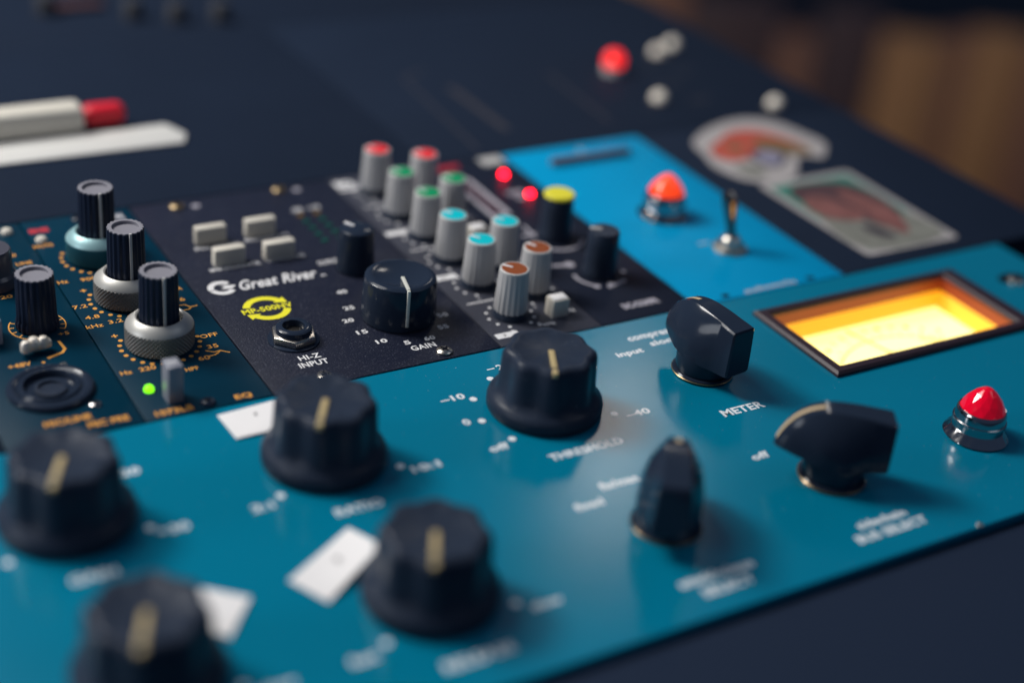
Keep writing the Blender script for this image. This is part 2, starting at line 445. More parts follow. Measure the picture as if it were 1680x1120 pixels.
MB().lathe([(9.62, 0.35), (9.78, 0.5), (9.78, 0.75), (9.62, 0.9)], n=56).build('rim', M_brass, sel)
dup(sel, lc(128, -97), 146)
dup(sel, lc(70.5, -97), 53)

# meter
meter = MB()
def frame(mb, ox0, ox1, oy0, oy1, ix0, ix1, iy0, iy1, z0, z1, lip=0.8):
    O = [(ox0, oy0), (ox1, oy0), (ox1, oy1), (ox0, oy1)]; I_ = [(ix0, iy0), (ix1, iy0), (ix1, iy1), (ix0, iy1)]
    sh = lambda P, d: [(x + (d if i in (0, 3) else -d), y + (d if i < 2 else -d)) for i, (x, y) in enumerate(P)]
    rings = [[(*q, z0) for q in O], [(*q, z1 - lip) for q in O], [(*q, z1) for q in sh(O, lip)], [(*q, z1) for q in sh(I_, -lip)], [(*q, z1 - lip) for q in I_], [(*q, z0) for q in I_]]
    vs = [q for r in rings for q in r]; fs = []
    for j in range(5):
        for i in range(4):
            k = (i + 1) % 4; fs.append((j * 4 + i, j * 4 + k, (j + 1) * 4 + k, (j + 1) * 4 + i))
    return mb.add(vs, fs)
frame(meter, 166.8, 258.3, -55.2, -11.8, 171.3, 251.5, -51.0, -15.4, 0.05, 1.8)
meter = shift(meter, OC).build('meter', M_meterframe, comp, sharp=25)
def walls(mb, x0, x1, y0, y1, z0, z1, ins=0.0):
    a = [(x0, y0, z1), (x1, y0, z1), (x1, y1, z1), (x0, y1, z1)]
    c = [(x0 + ins, y0 + ins, z0), (x1 - ins, y0 + ins, z0), (x1 - ins, y1 - ins, z0), (x0 + ins, y1 - ins, z0)]
    return mb.add(a + c, [(i, (i + 1) % 4, 4 + (i + 1) % 4, 4 + i) for i in range(4)])
shift(walls(MB(), 171.3, 251.5, -51.0, -15.4, -4.6, 0.1), OC).build('bezel_wall', M_bezelwall, meter, smooth=False)
shift(walls(MB(), 171.3, 251.5, -51.0, -15.4, -10.6, -4.6, 1.2), OC).build('housing_wall', M_dialwall, meter, smooth=False)
dial = MB().sheet([(171.5, -50.8), (251.3, -50.8), (251.3, -15.6), (171.5, -15.6)], -10.7)
dial = shift(dial, OC).build('dial', M_dial, meter, smooth=False)
dm = MB()
cx, cy = 211.5, -62
dm.arc(cx, cy, 35, 0.5, 48, 132, -10.55); dm.arc(cx, cy, 33.2, 0.9, 48, 62, -10.55)
for k in range(15):
    a = 48 + 84 * k / 14
    dm.line([(cx + 35 * math.cos(R(a)), cy + 35 * math.sin(R(a))), (cx + (38 if k % 2 == 0 else 36.6) * math.cos(R(a)), cy + (38 if k % 2 == 0 else 36.6) * math.sin(R(a)))], 0.45, -10.53)
for k, t in enumerate(('20', '10', '7', '5', '3', '2', '1', '0', '1', '2', '3')):
    a = 130 - 80 * k / 10
    dm.text(t, cx + 41 * math.cos(R(a)), cy + 41 * math.sin(R(a)), 1.6 * len(t), 2.4, -10.55, rot=a - 90)
dm.text('VU', 211.5, -38, 6, 4.2, -10.55)
shift(dm, OC).build('scale_marks', M_dialmark, meter, smooth=False)
shift(MB().tube([(211.5, -50, -9.2), (203, -20.5, -8.8)], 0.28, 8), OC).build('needle', M_needle, meter)
shift(MB().box(207, 216, -50.9, -45.5, -10.6, -8.0, bev=0.5), OC).build('needle_cover', M_dialwall, meter)
# lamp behind the meter window lights the housing
ml = bpy.data.lights.new('meter_lamp', 'AREA'); ml.shape = 'RECTANGLE'; ml.size = 0.07; ml.size_y = 0.004; ml.energy = 0.005; ml.color = (1.0, 0.55, 0.12)
mo = bpy.data.objects.new('meter_lamp', ml); COL.objects.link(mo); mo.location = (0.2115, -0.0498, -0.0075); mo.rotation_euler = (R(70), 0, 0)

# jewel lamps
def jewel(unit, x, y, OO, lens_mat, core=False, base='dark'):
    bz = MB().lathe([(9.6, 0.05), (9.8, 0.5), (9.6, 1.0), (8.3, 2.4), (7.9, 3.0), (7.7, 3.2)], n=12 * 5,
                    f=lambda a, r, z: r - (0.35 if (int(a / (2 * math.pi) * 30) % 2) and 8.0 < r < 9.7 else 0))
    bz.lathe([(7.7, 3.2), (7.6, 5.0)], n=60)
    bz.lathe([(7.6, 5.0), (7.9, 5.2), (7.9, 6.0), (7.6, 6.2)], n=120, f=lambda a, r, z: r + (0.16 if r > 7.7 and int(round(a / (2 * math.pi) * 120)) % 2 else 0))
    bz.lathe([(7.6, 6.2), (7.5, 8.2), (7.2, 9.2), (6.9, 9.6), (6.6, 9.5)], n=60)
    L = bz.build('indicator_lamp', M_chrome, unit, (x - OO[0], y - OO[1], 0 - OO[2]), sharp=30)
    # faceted lens
    lens = MB()
    prof = [(6.8, 9.0), (6.7, 9.9), (5.3, 12.4), (3.3, 14.7), (1.5, 16.1), (0.01, 16.4)]
    vs = []; fs = []; n = 12
    for j, (r, z) in enumerate(prof):
        for i in range(n):
            a = 2 * math.pi * (i + 0.5 * (j % 2)) / n
            vs.append((r * math.cos(a), r * math.sin(a), z))
    for j in range(len(prof) - 1):
        for i in range(n):
            k = (i + 1) % n
            A, B, Cc, D = j * n + i, j * n + k, (j + 1) * n + k, (j + 1) * n + i
            if j % 2 == 0: fs += [(A, B, D), (B, Cc, D)]
            else: fs += [(A, B, Cc), (A, Cc, D)]
    lens.add(vs, fs)
    lens.build('lens', lens_mat, L, smooth=False)
    return L
jewel(comp, 185.2, -97, OC, M_lens_red)

# screws on the panel edge
def screw(name, unit, x, y, z, r, mt, OO, ang=20):
    s_ = MB().lathe([(r, 0), (r, .25 * r), (r * .8, .42 * r), (r * .45, .5 * r), (r * .44, .48 * r), (0.01, .48 * r)], n=28)
    o = s_.build(name, mt, unit, (x - OO[0], y - OO[1], z - OO[2]), ang)
    MB().box(-r * .55, r * .55, -r * .1, r * .1, r * .3, r * .56).box(-r * .1, r * .1, -r * .55, r * .55, r * .3, r * .561).build('cross_slot', M_hole, o, smooth=False)
    return o
so = screw('screw', comp, 276.7, -27, 0, 3.0, M_satin, OC)
shift(MB().disc(277.5, -24.5, 6.2, 0.05, 28, ry=3.6), OC).build('slot_hole', M_hole, comp, smooth=False)
screw('screw', comp, 152, -131.6, 0, 0.9, M_satin, OC)

# panel writing
pr = MB().words()
def T(s, x, y, w, h, **k): pr.text(s, x, y, w, h, bold=k.pop('bold', 0.012), **k)
T('GAIN', -70.6, -58.6, 11.5, 3.1); T('RATIO', -0.7, -58.4, 13.5, 3.1); T('THRESHOLD', 70.2, -58.4, 24.5, 3.1)
T('METER', 126.4, -58.3, 15.6, 3.4); T('RELEASE', 0.1, -121.4, 18.5, 3.2); T('ATTACK', -70, -121.4, 16.5, 3.2)
T('\u201310', 47.3, -20.6, 8.0, 2.9); T('0', 45.0, -33.4, 2.3, 2.9); T('off', 47.4, -48.1, 6.2, 3.0); T('\u201340', 94.9, -48.1, 8.4, 2.9)
T('\u2013', 66.2, -10.3, 2.6, 0.5); T('20', 70.6, -10.3, 4.6, 2.9); T('\u201330', 94, -20.6, 8.0, 2.9)
T('10:1', 24.0, -48.6, 8.6, 2.9); T('2:1', -23.6, -48.6, 6.0, 2.9)
T('20', -49.4, -20.8, 5.0, 2.9); T('+30', -47.4, -48.4, 8.2, 2.9); T('0', -93.5, -48.5, 2.4, 2.9); T('off', -117, -80, 6, 3)
T('fast', -24.6, -111.1, 7.0, 3.0); T('slow', 24.6, -111.2, 8.6, 2.6); T('fast', -94.4, -111.1, 7.0, 3.0); T('slow', -45.5, -111.2, 8.6, 2.6)
T('fix/man', 69.6, -75.6, 12.5, 3.2); T('fixed', 56.3, -81.1, 9.0, 3.0)
T('attack/release', 70.6, -119.0, 23.5, 3.2); T('SELECT', 70.6, -124.2, 16.0, 3.2)
T('sidechain', 127.6, -118.4, 17.5, 3.0); T('BUS SELECT', 127.2, -123.2, 25.0, 3.2)
T('off', 115.4, -80.6, 6.0, 3.0); T('1', 128, -77.5, 1.2, 2.9); T('1+2', 142, -80.6, 6, 2.9)
T('compres-', 125.6, -11.2, 17.5, 3.3); T('sion', 126.3, -15.6, 8.6, 2.8); T('input', 112.7, -18.1, 10.0, 3.4); T('output', 145.0, -17.3, 11, 3.3)
for (kx, ky) in ((70.5, -34.5), (0, -34.5), (-70, -34.5), (0, -97), (-70, -97)):
    dd = MB()
    for a in (213.5, 180, 147, 110, 73, 37, 8, -33.5):
        if a == 8: continue
        if ky == -97 and a in (180, 147, 37): continue
        if kx == 0 and a in (180, 147): continue
        dd.disc(kx + 21.0 * math.cos(R(a)), ky + 20.6 * math.sin(R(a)), 1.15, 0.05, 20)
    shift(dd, OC).build('scale_dots', M_tealwhite, comp, smooth=False)
shift(pr, OC).build('panel_lettering', M_tealwhite, comp, smooth=False)

# ================================================================== 500-FORMAT MODULES
def module(name, label, x0, x1, mt, y0=0.25, y1=133.0, th=3):
    oo = ((x0 + x1) / 2, 66, -26)
    t = thing(name, label, 'audio module', oo)
    shift(MB().box(x0 + 0.2, x1 - 0.2, y0, y1, -th, 0, bev=0.35), oo).build('faceplate', mt, t)
    shift(MB().box(x0 + 1.2, x1 - 1.2, y0 + 1, y1 - 1, -26, -th - .01), oo).build('chassis', M_rack, t)
    return t, oo

# ---- double-width black preamp
gr, OG = module('preamp_module', 'speckled black double-width module with glossy gain knob and yellow ring emblem', 0, 76.2, M_grpanel)
w = MB().words()
def W(s, x, y, ww, h, **k): w.text(s, x, y, ww, h, **k)
W('HI-Z', 18.0, 16.2, 7.0, 2.6, bold=.0); W('INPUT', 17.7, 12.3, 9.4, 2.8, bold=.0); W('GAIN', 53.2, 9.3, 8.4, 2.8, bold=.0)
for t_, x, y in (('5', 49.6, 13.2), ('10', 42.5, 16.8), ('15', 39.3, 24.1), ('20', 38.3, 32.2), ('25', 42.0, 39.6), ('40', 44.3, 50.2), ('60', 57.4, 13.2), ('55', 64.8, 18.0), ('50', 68.2, 24.9)):
    W(t_, x, y, 1.5 * len(t_) + .7, 2.3, bold=.008)
W('IMPEDANCE', 18.6, 78.4, 17.5, 2.1, bold=.0); W('LOADING', 36.8, 78.6, 13.5, 2.1, bold=.0); W('POLARITY', 18.4, 94.4, 15.5, 2.1, bold=.0); W('PHANTOM', 36.6, 95.0, 15.5, 2.1, bold=.0)
W('OUTPUT', 49.0, 71.2, 7.6, 2.8, bold=.0)
shift(w, OG).build('panel_lettering', M_white, gr, smooth=False)
w = MB().words()
W('Great River', 28.4, 65.4, 27.5, 6.4, shear=0.5, bold=.002); w.box(42.6, 44.4, 62.6, 63.3, 0.03, 0.05)
for a0, a1 in ((38, 190), (196, 322)):
    w.arc(9.2, 66.0, 3.6, 2.0, a0, a1, 0.05)
w.sheet([(9.0, 67.6), (14.2, 66.4), (12.2, 64.6), (8.6, 65.2), (10.4, 66.2)], 0.062)
shift(w, OG).build('maker_script', M_white, gr, smooth=False)
w = MB().words()
w.arc(17.6, 48.6, 6.4, 2.3, 34, 162, 0.05); w.arc(17.6, 48.6, 6.4, 2.3, 214, 340, 0.05)
ax, ay = 17.6 + 6.4 * math.cos(R(36)), 48.6 + 6.4 * math.sin(R(36))
w.sheet([(ax - 2.1, ay - 1.2), (ax + 2.4, ay - 2.2), (ax + 2.1, ay + 1.4)], 0.07)
ax, ay = 17.6 + 6.4 * math.cos(R(216)), 48.6 + 6.4 * math.sin(R(216))
w.sheet([(ax + 2.1, ay + 1.0), (ax - 2.4, ay + 1.6), (ax - 1.8, ay - 1.8)], 0.07)
w.text('MP-500NV', 17.6, 48.3, 16.8, 3.0, 0.09, bold=.005)
shift(w, OG).build('ring_emblem', M_yellow, gr, smooth=False)
# gain knob (glossy, slightly domed) ; pointer towards +x
gk = MB().lathe([(12.0, 0.4), (12.1, 1.0), (11.9, 8), (11.6, 13.2), (11.3, 14.4), (10.5, 15.0), (9.0, 15.2), (8.6, 14.95), (0.01, 14.95)], n=72,
                f=lambda a, r, z: r - (0.13 * abs(math.sin(18 * a)) if r > 11.4 and z < 14 else 0))
gko = gk.build('gain_knob', M_blackgloss, gr, (54.6 - OG[0], 29.5 - OG[1], 26), -104, sharp=40)
MB().box(2.4, 11.2, -0.55, 0.55, 14.9, 15.5, bev=.1).box(11.0, 12.25, -0.5, 0.5, 2.5, 15.3, bev=.2).build('pointer_line', mat('ivory_inlay', (0.62, 0.62, 0.55), 0.4), gko)
gk2 = MB().lathe([(6.6, 0.4), (6.6, 1.5), (6.1, 8), (5.9, 13.8), (5.6, 14.8), (4.8, 15.3), (0.01, 15.3)], n=48,
                 f=lambda a, r, z: r - (0.12 * abs(math.sin(12 * a)) if r > 5.85 and z < 14 else 0))
g2 = gk2.build('output_knob', M_blackgloss, gr, (55.6 - OG[0], 63.9 - OG[1], 26), 118, sharp=40)
MB().box(1.2, 5.2, -0.5, 0.5, 15.2, 15.7, bev=.1).build('pointer_line', M_white, g2)
# push buttons
btn = MB().box(-5.4, 5.4, -1.9, 1.9, -2, 6, bev=0.5).build('push_button', M_cream, gr, (17.4 - OG[0], 98.6 - OG[1], 26))
for x, y in ((35.4, 98.6), (17.6, 81.8), (34.9, 80.6)): dup(btn, (x - OG[0], y - OG[1], 26))
# jack socket with hex nut
jn = MB().prism([(7.3 * math.cos(R(60 * i + 12)), 7.3 * math.sin(R(60 * i + 12))) for i in range(6)], 0.6, 2.9, bev=0.45)
jk = jn.build('jack_socket', M_satin, gr, (17.6 - OG[0], 27.4 - OG[1], 26), sharp=25)
MB().lathe([(8.1, 0.05), (8.0, .5), (5.5, .62)], n=48).build('washer', M_blackgloss, jk)
MB().lathe([(5.6, 2.8), (5.5, 4.6), (5.0, 5.0), (3.6, 5.1), (3.4, 4.9), (3.3, 1.5), (0.01, 1.5)], n=48).build('collar', M_blackgloss, jk)
for x, y in ((57.8, 4.0), (16.0, 127.7), (55.6, 129.5), (17.6, 3.8)): screw('screw', gr, x, y, 0, 2.5, M_satin if y < 10 else M_brass, OG, rnd.uniform(0, 90))
for x, y in ((22.5, 126.5), (62, 128)):
    shift(MB().disc(x, y, 1.6, .05, ry=1.2), OG).build('mounting_hole', M_greyprint, gr, smooth=False)
# level diodes
for i in range(5):
    for j in range(2):
        x = 54.6 + 6.2 * j; y = 107 - 5.2 * i
        MB().box(-1.1, 1.1, -.8, .8, -.5, .5, bev=.15).build('level_diode', M_led_amber if i == 0 else M_led_off, gr, (x - OG[0], y - OG[1], 26))
for x, t_ in ((55.0, '-20'), (61.8, '+16')):
    shift(MB().text(t_, x, 112, 4.4, 2.8, bold=.008), OG).build('diode_lettering', M_white, gr, smooth=False)

# ---- charcoal equaliser with colour-capped knobs
eq, OE = module('equaliser_module', 'charcoal module with ten grey knobs capped red, green, cyan and brown', 76.2, 114.3, M_eqpanel)
def fl(a, r, z): return r - 0.34 * (0.5 - 0.5 * math.cos(18 * a)) ** 2 * (1 if 2 < z < 16 else 0)
ek = MB().lathe([(5.5, 2.4), (5.55, 2.7), (5.2, 9), (4.85, 16.0), (4.8, 16.4)], n=112, f=fl)
knob0 = ek.build('grey_knob', M_grey, eq, (89 - OE[0], 17.3 - OE[1], 26), 128, sharp=60)
base0 = MB().lathe([(5.9, 0.05), (5.9, 1.2), (5.2, 2.6)], n=40).build('skirt', M_black, knob0)
rim0 = MB().lathe([(4.8, 16.4), (4.75, 16.9), (4.45, 17.1), (4.1, 17.05)], n=48).build('rim', M_greyrim, knob0)
cap0 = MB().lathe([(4.15, 16.8), (4.1, 17.1), (0.01, 17.2)], n=48).build('coloured_cap', M_capbrown, knob0)
ptr0 = MB().box(0.6, 4.2, -0.42, 0.42, 17.1, 17.35, bev=.08).build('pointer_line', M_white, knob0)
capmesh = {}
for nm, mt in (('b', M_capbrown), ('c', M_capblue), ('g', M_capgreen), ('r', M_capred)):
    if nm == 'b': capmesh[nm] = cap0.data; continue
    me = cap0.data.copy(); me.materials.clear(); me.materials.append(mt); capmesh[nm] = me
EK = [(104.0, 27.8, 'b', 118), (89.2, 39.3, 'c', 125), (104.0, 48.9, 'c', 130), (89.3, 59.0, 'c', 120), (89.5, 78.0, 'g', 122), (103.8, 85.7, 'g', 124),
      (88.6, 96.5, 'g', 128), (104, 108.4, 'r', 125), (89, 117.5, 'r', 122)]
for x, y, c_, a in EK:
    k_ = dup(knob0, (x - OE[0], y - OE[1], 26), a)
    for q in k_.children:
        if q.name.startswith('coloured_cap'): q.data = capmesh[c_]
eb = MB().box(-3.2, 3.2, -2.5, 2.5, -2, 6.2, bev=.5)
ebo = eb.build('push_button', M_cream, eq, (104.0 - OE[0], 12.6 - OE[1], 26))
MB().box(-2.7, 2.7, -1.9, 1.9, 6.1, 6.5, bev=.2).build('button_cap', M_paper, ebo)
dup(ebo, (104.3 - OE[0], 67.6 - OE[1], 26)); dup(ebo, (97.8 - OE[0], 56 - OE[1], 26))
w = MB().words()
for (x, y) in ((81.6, 6.1), (81.6, 47.4), (80.8, 83.3)):
    shift(MB().box(x - 4.1, x + 4.1, y - 1.5, y + 1.5, 0.02, 0.07), OE).build('label_strip', M_white, eq, smooth=False)
for (x, y) in [(89, 17.0)] + [(e[0], e[1]) for e in EK]:
    for k in range(11):
        a = -60 + 300 * k / 10 - 0 if False else 240 - 300 * k / 10
        w.disc(x + 7.9 * math.cos(R(a)), y + 7.7 * math.sin(R(a)), 0.62, 0.05, 14)
    w.text('8', x + 6.0, y - 8.7, 1.4, 1.9); w.text('-', x - 4.4, y - 9.1, 1.0, .4)
w.line([(79.2, 28.2), (99, 28.2)], 0.6, 0.05); w.line([(79.2, 69), (100, 69)], 0.6, 0.05); w.line([(79.2, 106), (100, 106)], 0.6, 0.05)
w.text('kHz', 98.2, 7.6, 4.4, 1.8); w.text('IN', 109.6, 12.6, 2.6, 2.0); w.text('HMF', 109.4, 38, 4.5, 1.9); w.text('BELL', 109.6, 68, 4.6, 1.9)
shift(w, OE).build('panel_lettering', M_white, eq, smooth=False)
w = MB().words().text('EQ', 80.6, 126.2, 7.4, 6.2, bold=.05, z=.05); w.box(76.9, 84.9, 121.2, 122.6, .02, .06)
shift(w, OE).build('title_block', M_white, eq, smooth=False)
shift(MB().text('3', 80.6, 6.1, 1.2, 1.5, z=.1).text('HF', 80.6, 47.4, 2.4, 1.5, z=.1), OE).build('strip_lettering', M_grime, eq, smooth=False)

# ---- black dynamics module
dy, OD = module('dynamics_module', 'satin black module with two glowing red diodes and yellow-capped knob', 114.3, 152.4, M_dyn)
dk = MB().lathe([(6.0, 0.4), (6.0, 2.0), (5.7, 2.6), (5.5, 12), (5.35, 16.2), (5.0, 16.9), (0.01, 17.0)], n=72,
                f=lambda a, r, z: r - (0.16 * (0.5 - 0.5 * math.cos(24 * a)) if r > 5.3 and z < 16 else 0))
dko = dk.build('knob', M_black, dy, (133.6 - OD[0], 61.6 - OD[1], 26), 120)
MB().lathe([(5.55, 16.4), (5.5, 17.2), (5.1, 17.5), (0.01, 17.6)], n=48).build('cap', M_capyellow, dko)
dk2 = bpy.data.objects.new('knob', dko.data); COL.objects.link(dk2); dk2.parent = dy
dk2.location = Vector((133.2 - OD[0], 31.6 - OD[1], 26)) * S; dk2.rotation_euler.z = R(146)
MB().box(.9, 5.0, -.75, .75, 16.9, 17.3, bev=.1).build('pointer_line', M_greyrim, dk2)
for x, y in ((143.1, 114.9), (143.6, 95.8)):
    MB().lathe([(1.3, 0), (1.3, .7), (1.0, 1.3), (.5, 1.5), (.01, 1.55)], n=20).build('red_diode', M_led_red, dy, (x - OD[0], y - OD[1], 26))
w = MB().words()
w.text('DC-COMPR', 134.9, 8.4, 14.6, 3.4, bold=.045)
w.text('COMP', 139.2, 99.5, 7.0, 3.6, bold=.04); w.text('GR', 139.2, 95.0, 4.0, 3.0, bold=.04)
w.arc(133.5, 61.5, 10.2, 1.3, 195, 330, .05); w.line([(122.9, 65.8), (128.2, 66.6)], 1.4, .05); w.line([(127.4, 73), (126.6, 64)], 1.2, .06)
w.arc(133.2, 31.5, 9.2, 1.2, 165, 232, .05); w.line([(121.0, 42.2), (126.2, 40.9)], 1.5, .05); w.disc(127.0, 41.0, 1.9, .07); w.disc(127.4, 23.8, 1.2, .065)
w.line([(131.2, 22.2), (139.2, 24.2)], 1.4, .05); w.disc(133.0, 23.6, 1.2, .07)
w.disc(142.6, 66.0, 1.0, .05); w.disc(124.5, 77, 1.0, .05); w.disc(142.4, 30, .9, .05)
shift(w, OD).build('panel_lettering', M_greyprint, dy, smooth=False)
shift(MB().box(140.6, 150.6, 125.6, 134.4 - 2, .02, .07), OD).build('name_strip', M_greyrim, dy, smooth=False)
shift(MB().text('LIMIT', 125.2, 127.8, 11, 4.2, bold=.06), OD).build('red_lettering', M_redprint, dy, smooth=False)
# slotted reduction meter
sm = MB(); frame(sm, 119.8, 127.9, 82, 115, 121.2, 126.4, 83.5, 113.5, 0.03, 1.0, .3)
smo = shift(sm, OD).build('slot_meter', M_greyprint, dy, sharp=25)
shift(MB().sheet([(121.0, 83.3), (126.6, 83.3), (126.6, 113.7), (121.0, 113.7)], .06), OD).build('slot_window', mat('dark_maroon_window', (.05, .012, .025), .2), smo, smooth=False)

# ---- bright blue module
bl, OB = module('switch_module', 'bright sky-blue module with orange jewel lamp and chrome toggle switch', 152.4, 218.5, M_blue)
jb = jewel(bl, 183.6, 64.3, OB, M_lens_orange)
MB().lathe([(3.0, 11), (2.4, 14.4), (.01, 15.2)], n=10).build('bulb', M_lens_core, jb)
tg = MB().lathe([(6.4, .05), (6.5, .6), (6.2, 1.1), (5.6, 1.2)], n=40)
tg.prism([(5.0 * math.cos(R(60 * i)), 5.0 * math.sin(R(60 * i))) for i in range(6)], 1.15, 3.2, bev=.3)
tg.lathe([(3.6, 3.1), (3.5, 4.6), (3.0, 5.2), (2.2, 5.6)], n=32)
tgo = tg.build('toggle_switch', M_satin, bl, (190.2 - OB[0], 31.4 - OB[1], 26), sharp=30)
MB().tube([(0, 0, 4.6), (-.6, .9, 9), (-1.6, 2.8, 18.4), (-1.75, 3.1, 20.2), (-1.85, 3.3, 21.3), (-1.9, 3.4, 21.8)], [1.7, 1.8, 2.9, 2.9, 2.1, .6], 24).build('lever', mat('dark_chrome', (0.22, 0.21, 0.20), 0.12, metal=1.0), tgo)
w = MB().words().text('.audioworks', 185.6, 2.7, 23.5, 2.8, bold=.0); w.line([(181.5, 38.6), (186, 38.6)], .8, .05)
w.text('A', 186.5, 127.0, 4, 3.0); 
shift(w, OB).build('panel_lettering', M_greyrim, bl, smooth=False)
shift(MB().box(166, 203.5, 115.6, 118.0, .3, 3.0, bev=.5), OB).build('slide_bar', M_bar, bl)
for x in (166.3, 204.2):
    shift(MB().disc(x, 2.5, 1.7, .05, ry=1.2), OB).build('slot_hole', M_hole, bl, smooth=False)

# ---- dark teal equaliser and preamp with orange print
n1, O1 = module('equaliser_module', 'dark teal module with three silver-ringed ribbed knobs and orange dots', -38.1, 0, M_neve)
n2, O2 = module('preamp_module', 'dark teal module with round black socket and one ribbed knob, at left edge', -76.2, -38.1, M_neve)
def rib(a, r, z):
    return r - (0.42 * (0.5 - 0.5 * math.cos(20 * a)) if r > 4.6 else 0)
enc = MB().lathe([(6.0, 7.5), (5.85, 14), (5.7, 24.4), (5.66, 24.7)], n=160, f=rib, cap=False)
enc_o = enc.build('stacked_knob', M_encblack, n1, (-20.6 - O1[0], 39.4 - O1[1], 26), -92, sharp=60)
MB().lathe([(5.68, 24.65), (5.6, 25.0), (4.4, 25.05), (4.15, 25.0), (4.1, 24.0), (.01, 24.0)], n=160, f=lambda a, r, z: rib(a, r, z)).build('grey_cap', M_encgrey, enc_o, sharp=30)
MB().box(5.35, 6.05, -.42, .42, 8, 25.2, bev=.12).build('pointer_line', M_greyrim, enc_o)
def knurlf(a, r, z):
    return r - (0.26 * max(0.5 - 0.5 * math.cos(50 * a + z * 4.6), 0.5 - 0.5 * math.cos(50 * a - z * 4.6)) ** 2 * 1.6 if (r > 9.9) else 0)
kp = [(9.7, 0.3)] + [(10.35, 0.8 + 0.15 * i) for i in range(42)] + [(9.85, 7.1)]
kring = MB().lathe(kp, n=400, f=knurlf).build('knurled_ring', M_ringknurl, enc_o, sharp=80)
cone = MB().lathe([(10.1, 7.05), (10.0, 7.4), (7.6, 9.6), (7.1, 9.8), (6.6, 9.5), (6.4, 7.6)], n=80).build('collar', M_ringsilver, enc_o)
for i, (x, y) in enumerate(((-20.6, 69.9), (-20.6, 100.3))):
    c_ = dup(enc_o, (x - O1[0], y - O1[1], 26), -92)
    if i == 1:
        for q in c_.children:
            if q.name.startswith('knurled_ring'): q.data = q.data.copy(); q.data.materials.clear(); q.data.materials.append(M_ringblueknurl)
            if q.name.startswith('collar'): q.data = q.data.copy(); q.data.materials.clear(); q.data.materials.append(M_ringblue)
w = MB().words()
for (x, y) in ((-20.6, 39.3), (-20.6, 69.8), (-20.6, 100.2)):
    for a in (150, 165, 180, 195, 210, 226, 240, 255, 16, 1, -14, -29, -44, -59, -74):
        w.disc(x + 11.8 * math.cos(R(a)), y + 11.8 * math.sin(R(a)), .72, .05, 16)
w.text('OFF', -5.4, 38.9, 5.6, 2.2, bold=-.004); w.text('35', -6.6, 32.4, 3.4, 2.2, bold=-.004); w.text('60', -11.4, 26.8, 3.5, 2.2, bold=-.004)
w.text('220', -28.6, 27.1, 4.9, 2.2, bold=-.004); w.text('Hz', -35.0, 27.0, 3.4, 2.1, bold=-.004); w.text('+', -31.6, 48.4, 2.0, 2.0)
w.text('7.2', -35.9, 69.4, 4.4, 2.2, bold=-.004); w.text('4.8', -34.3, 61.9, 4.4, 2.2, bold=-.004); w.text('3.2', -28.6, 57.0, 4.4, 2.2, bold=-.004); w.text('kHz', -35.3, 56.3, 5.2, 2.2, bold=-.004); w.text('+', -31.9, 79.1, 2.0, 2.0)
w.text('900', -28.2, 86.2, 4.9, 2.2, bold=.0); w.text('Hz', -36.2, 86.8, 3.4, 2.1, bold=.0); w.text('6', -5.2, 63.2, 1.8, 2.2); w.text('A', -3.6, 70.4, 1.8, 2.2)
w.text('EQ', -8.4, 2.9, 5.2, 2.8, bold=.008); w.text('1073LB', -29.0, 2.9, 11.0, 2.7, bold=.008); w.text('HPF', -16.8, 22.3, 4, 2)
w.line([(-9.4, 30.6), (-7.4, 29.0), (-5.4, 29.2), (-3.2, 27.2)], .5, .05); w.line([(-9.8, 27.2), (-7.6, 27.4), (-5.4, 29.0)], .5, .065)
w.line([(-8.0, 59.8), (-5.6, 59.6), (-4.4, 57.6), (-2.2, 57.8)], .5, .05); w.line([(-7.2, 56.2), (-5.2, 56.4), (-4.4, 57.4)], .5, .065)
w.text('MUTE', -36.0 + 1.0, 113.4, 6.4, 2.2, bold=.0)
shift(w, O1).build('panel_lettering', M_orange, n1, smooth=False)
shift(MB().text('N', -33.4, 125.0, 6.5, 3.2, bold=.12), O1).build('red_emblem', M_redprint, n1, smooth=False)
b1 = MB().box(-2.3, 2.3, -3.0, 3.0, -2, 12, bev=.5).build('push_button', M_greybtn, n1, (-27.2 - O1[0], 9.0 - O1[1], 26))
MB().text('EQL', 0, 0, 3.2, 1.5, 12.06).build('button_lettering', M_white, b1, smooth=False)
b2 = dup(b1, (-12.6 - O1[0], 103.2 - O1[1], 26))
MB().lathe([(1.5, 0), (1.5, .8), (1.1, 1.5), (.01, 1.8)], n=20).build('green_diode', M_led_green, n1, (-32.1 - O1[0], 15.4 - O1[1], 26))
MB().lathe([(2.0, 0), (2.0, .6), (1.4, 1.4), (.01, 1.7)], n=20).build('grey_diode', M_cream, n1, (-34.6 - O1[0], 117.2 - O1[1], 26))
screw('screw', n1, -19, 3.2, 0, 2.2, M_blackgloss, O1)
screw('screw', n1, -19, 129, 0, 2.2, M_blackgloss, O1)
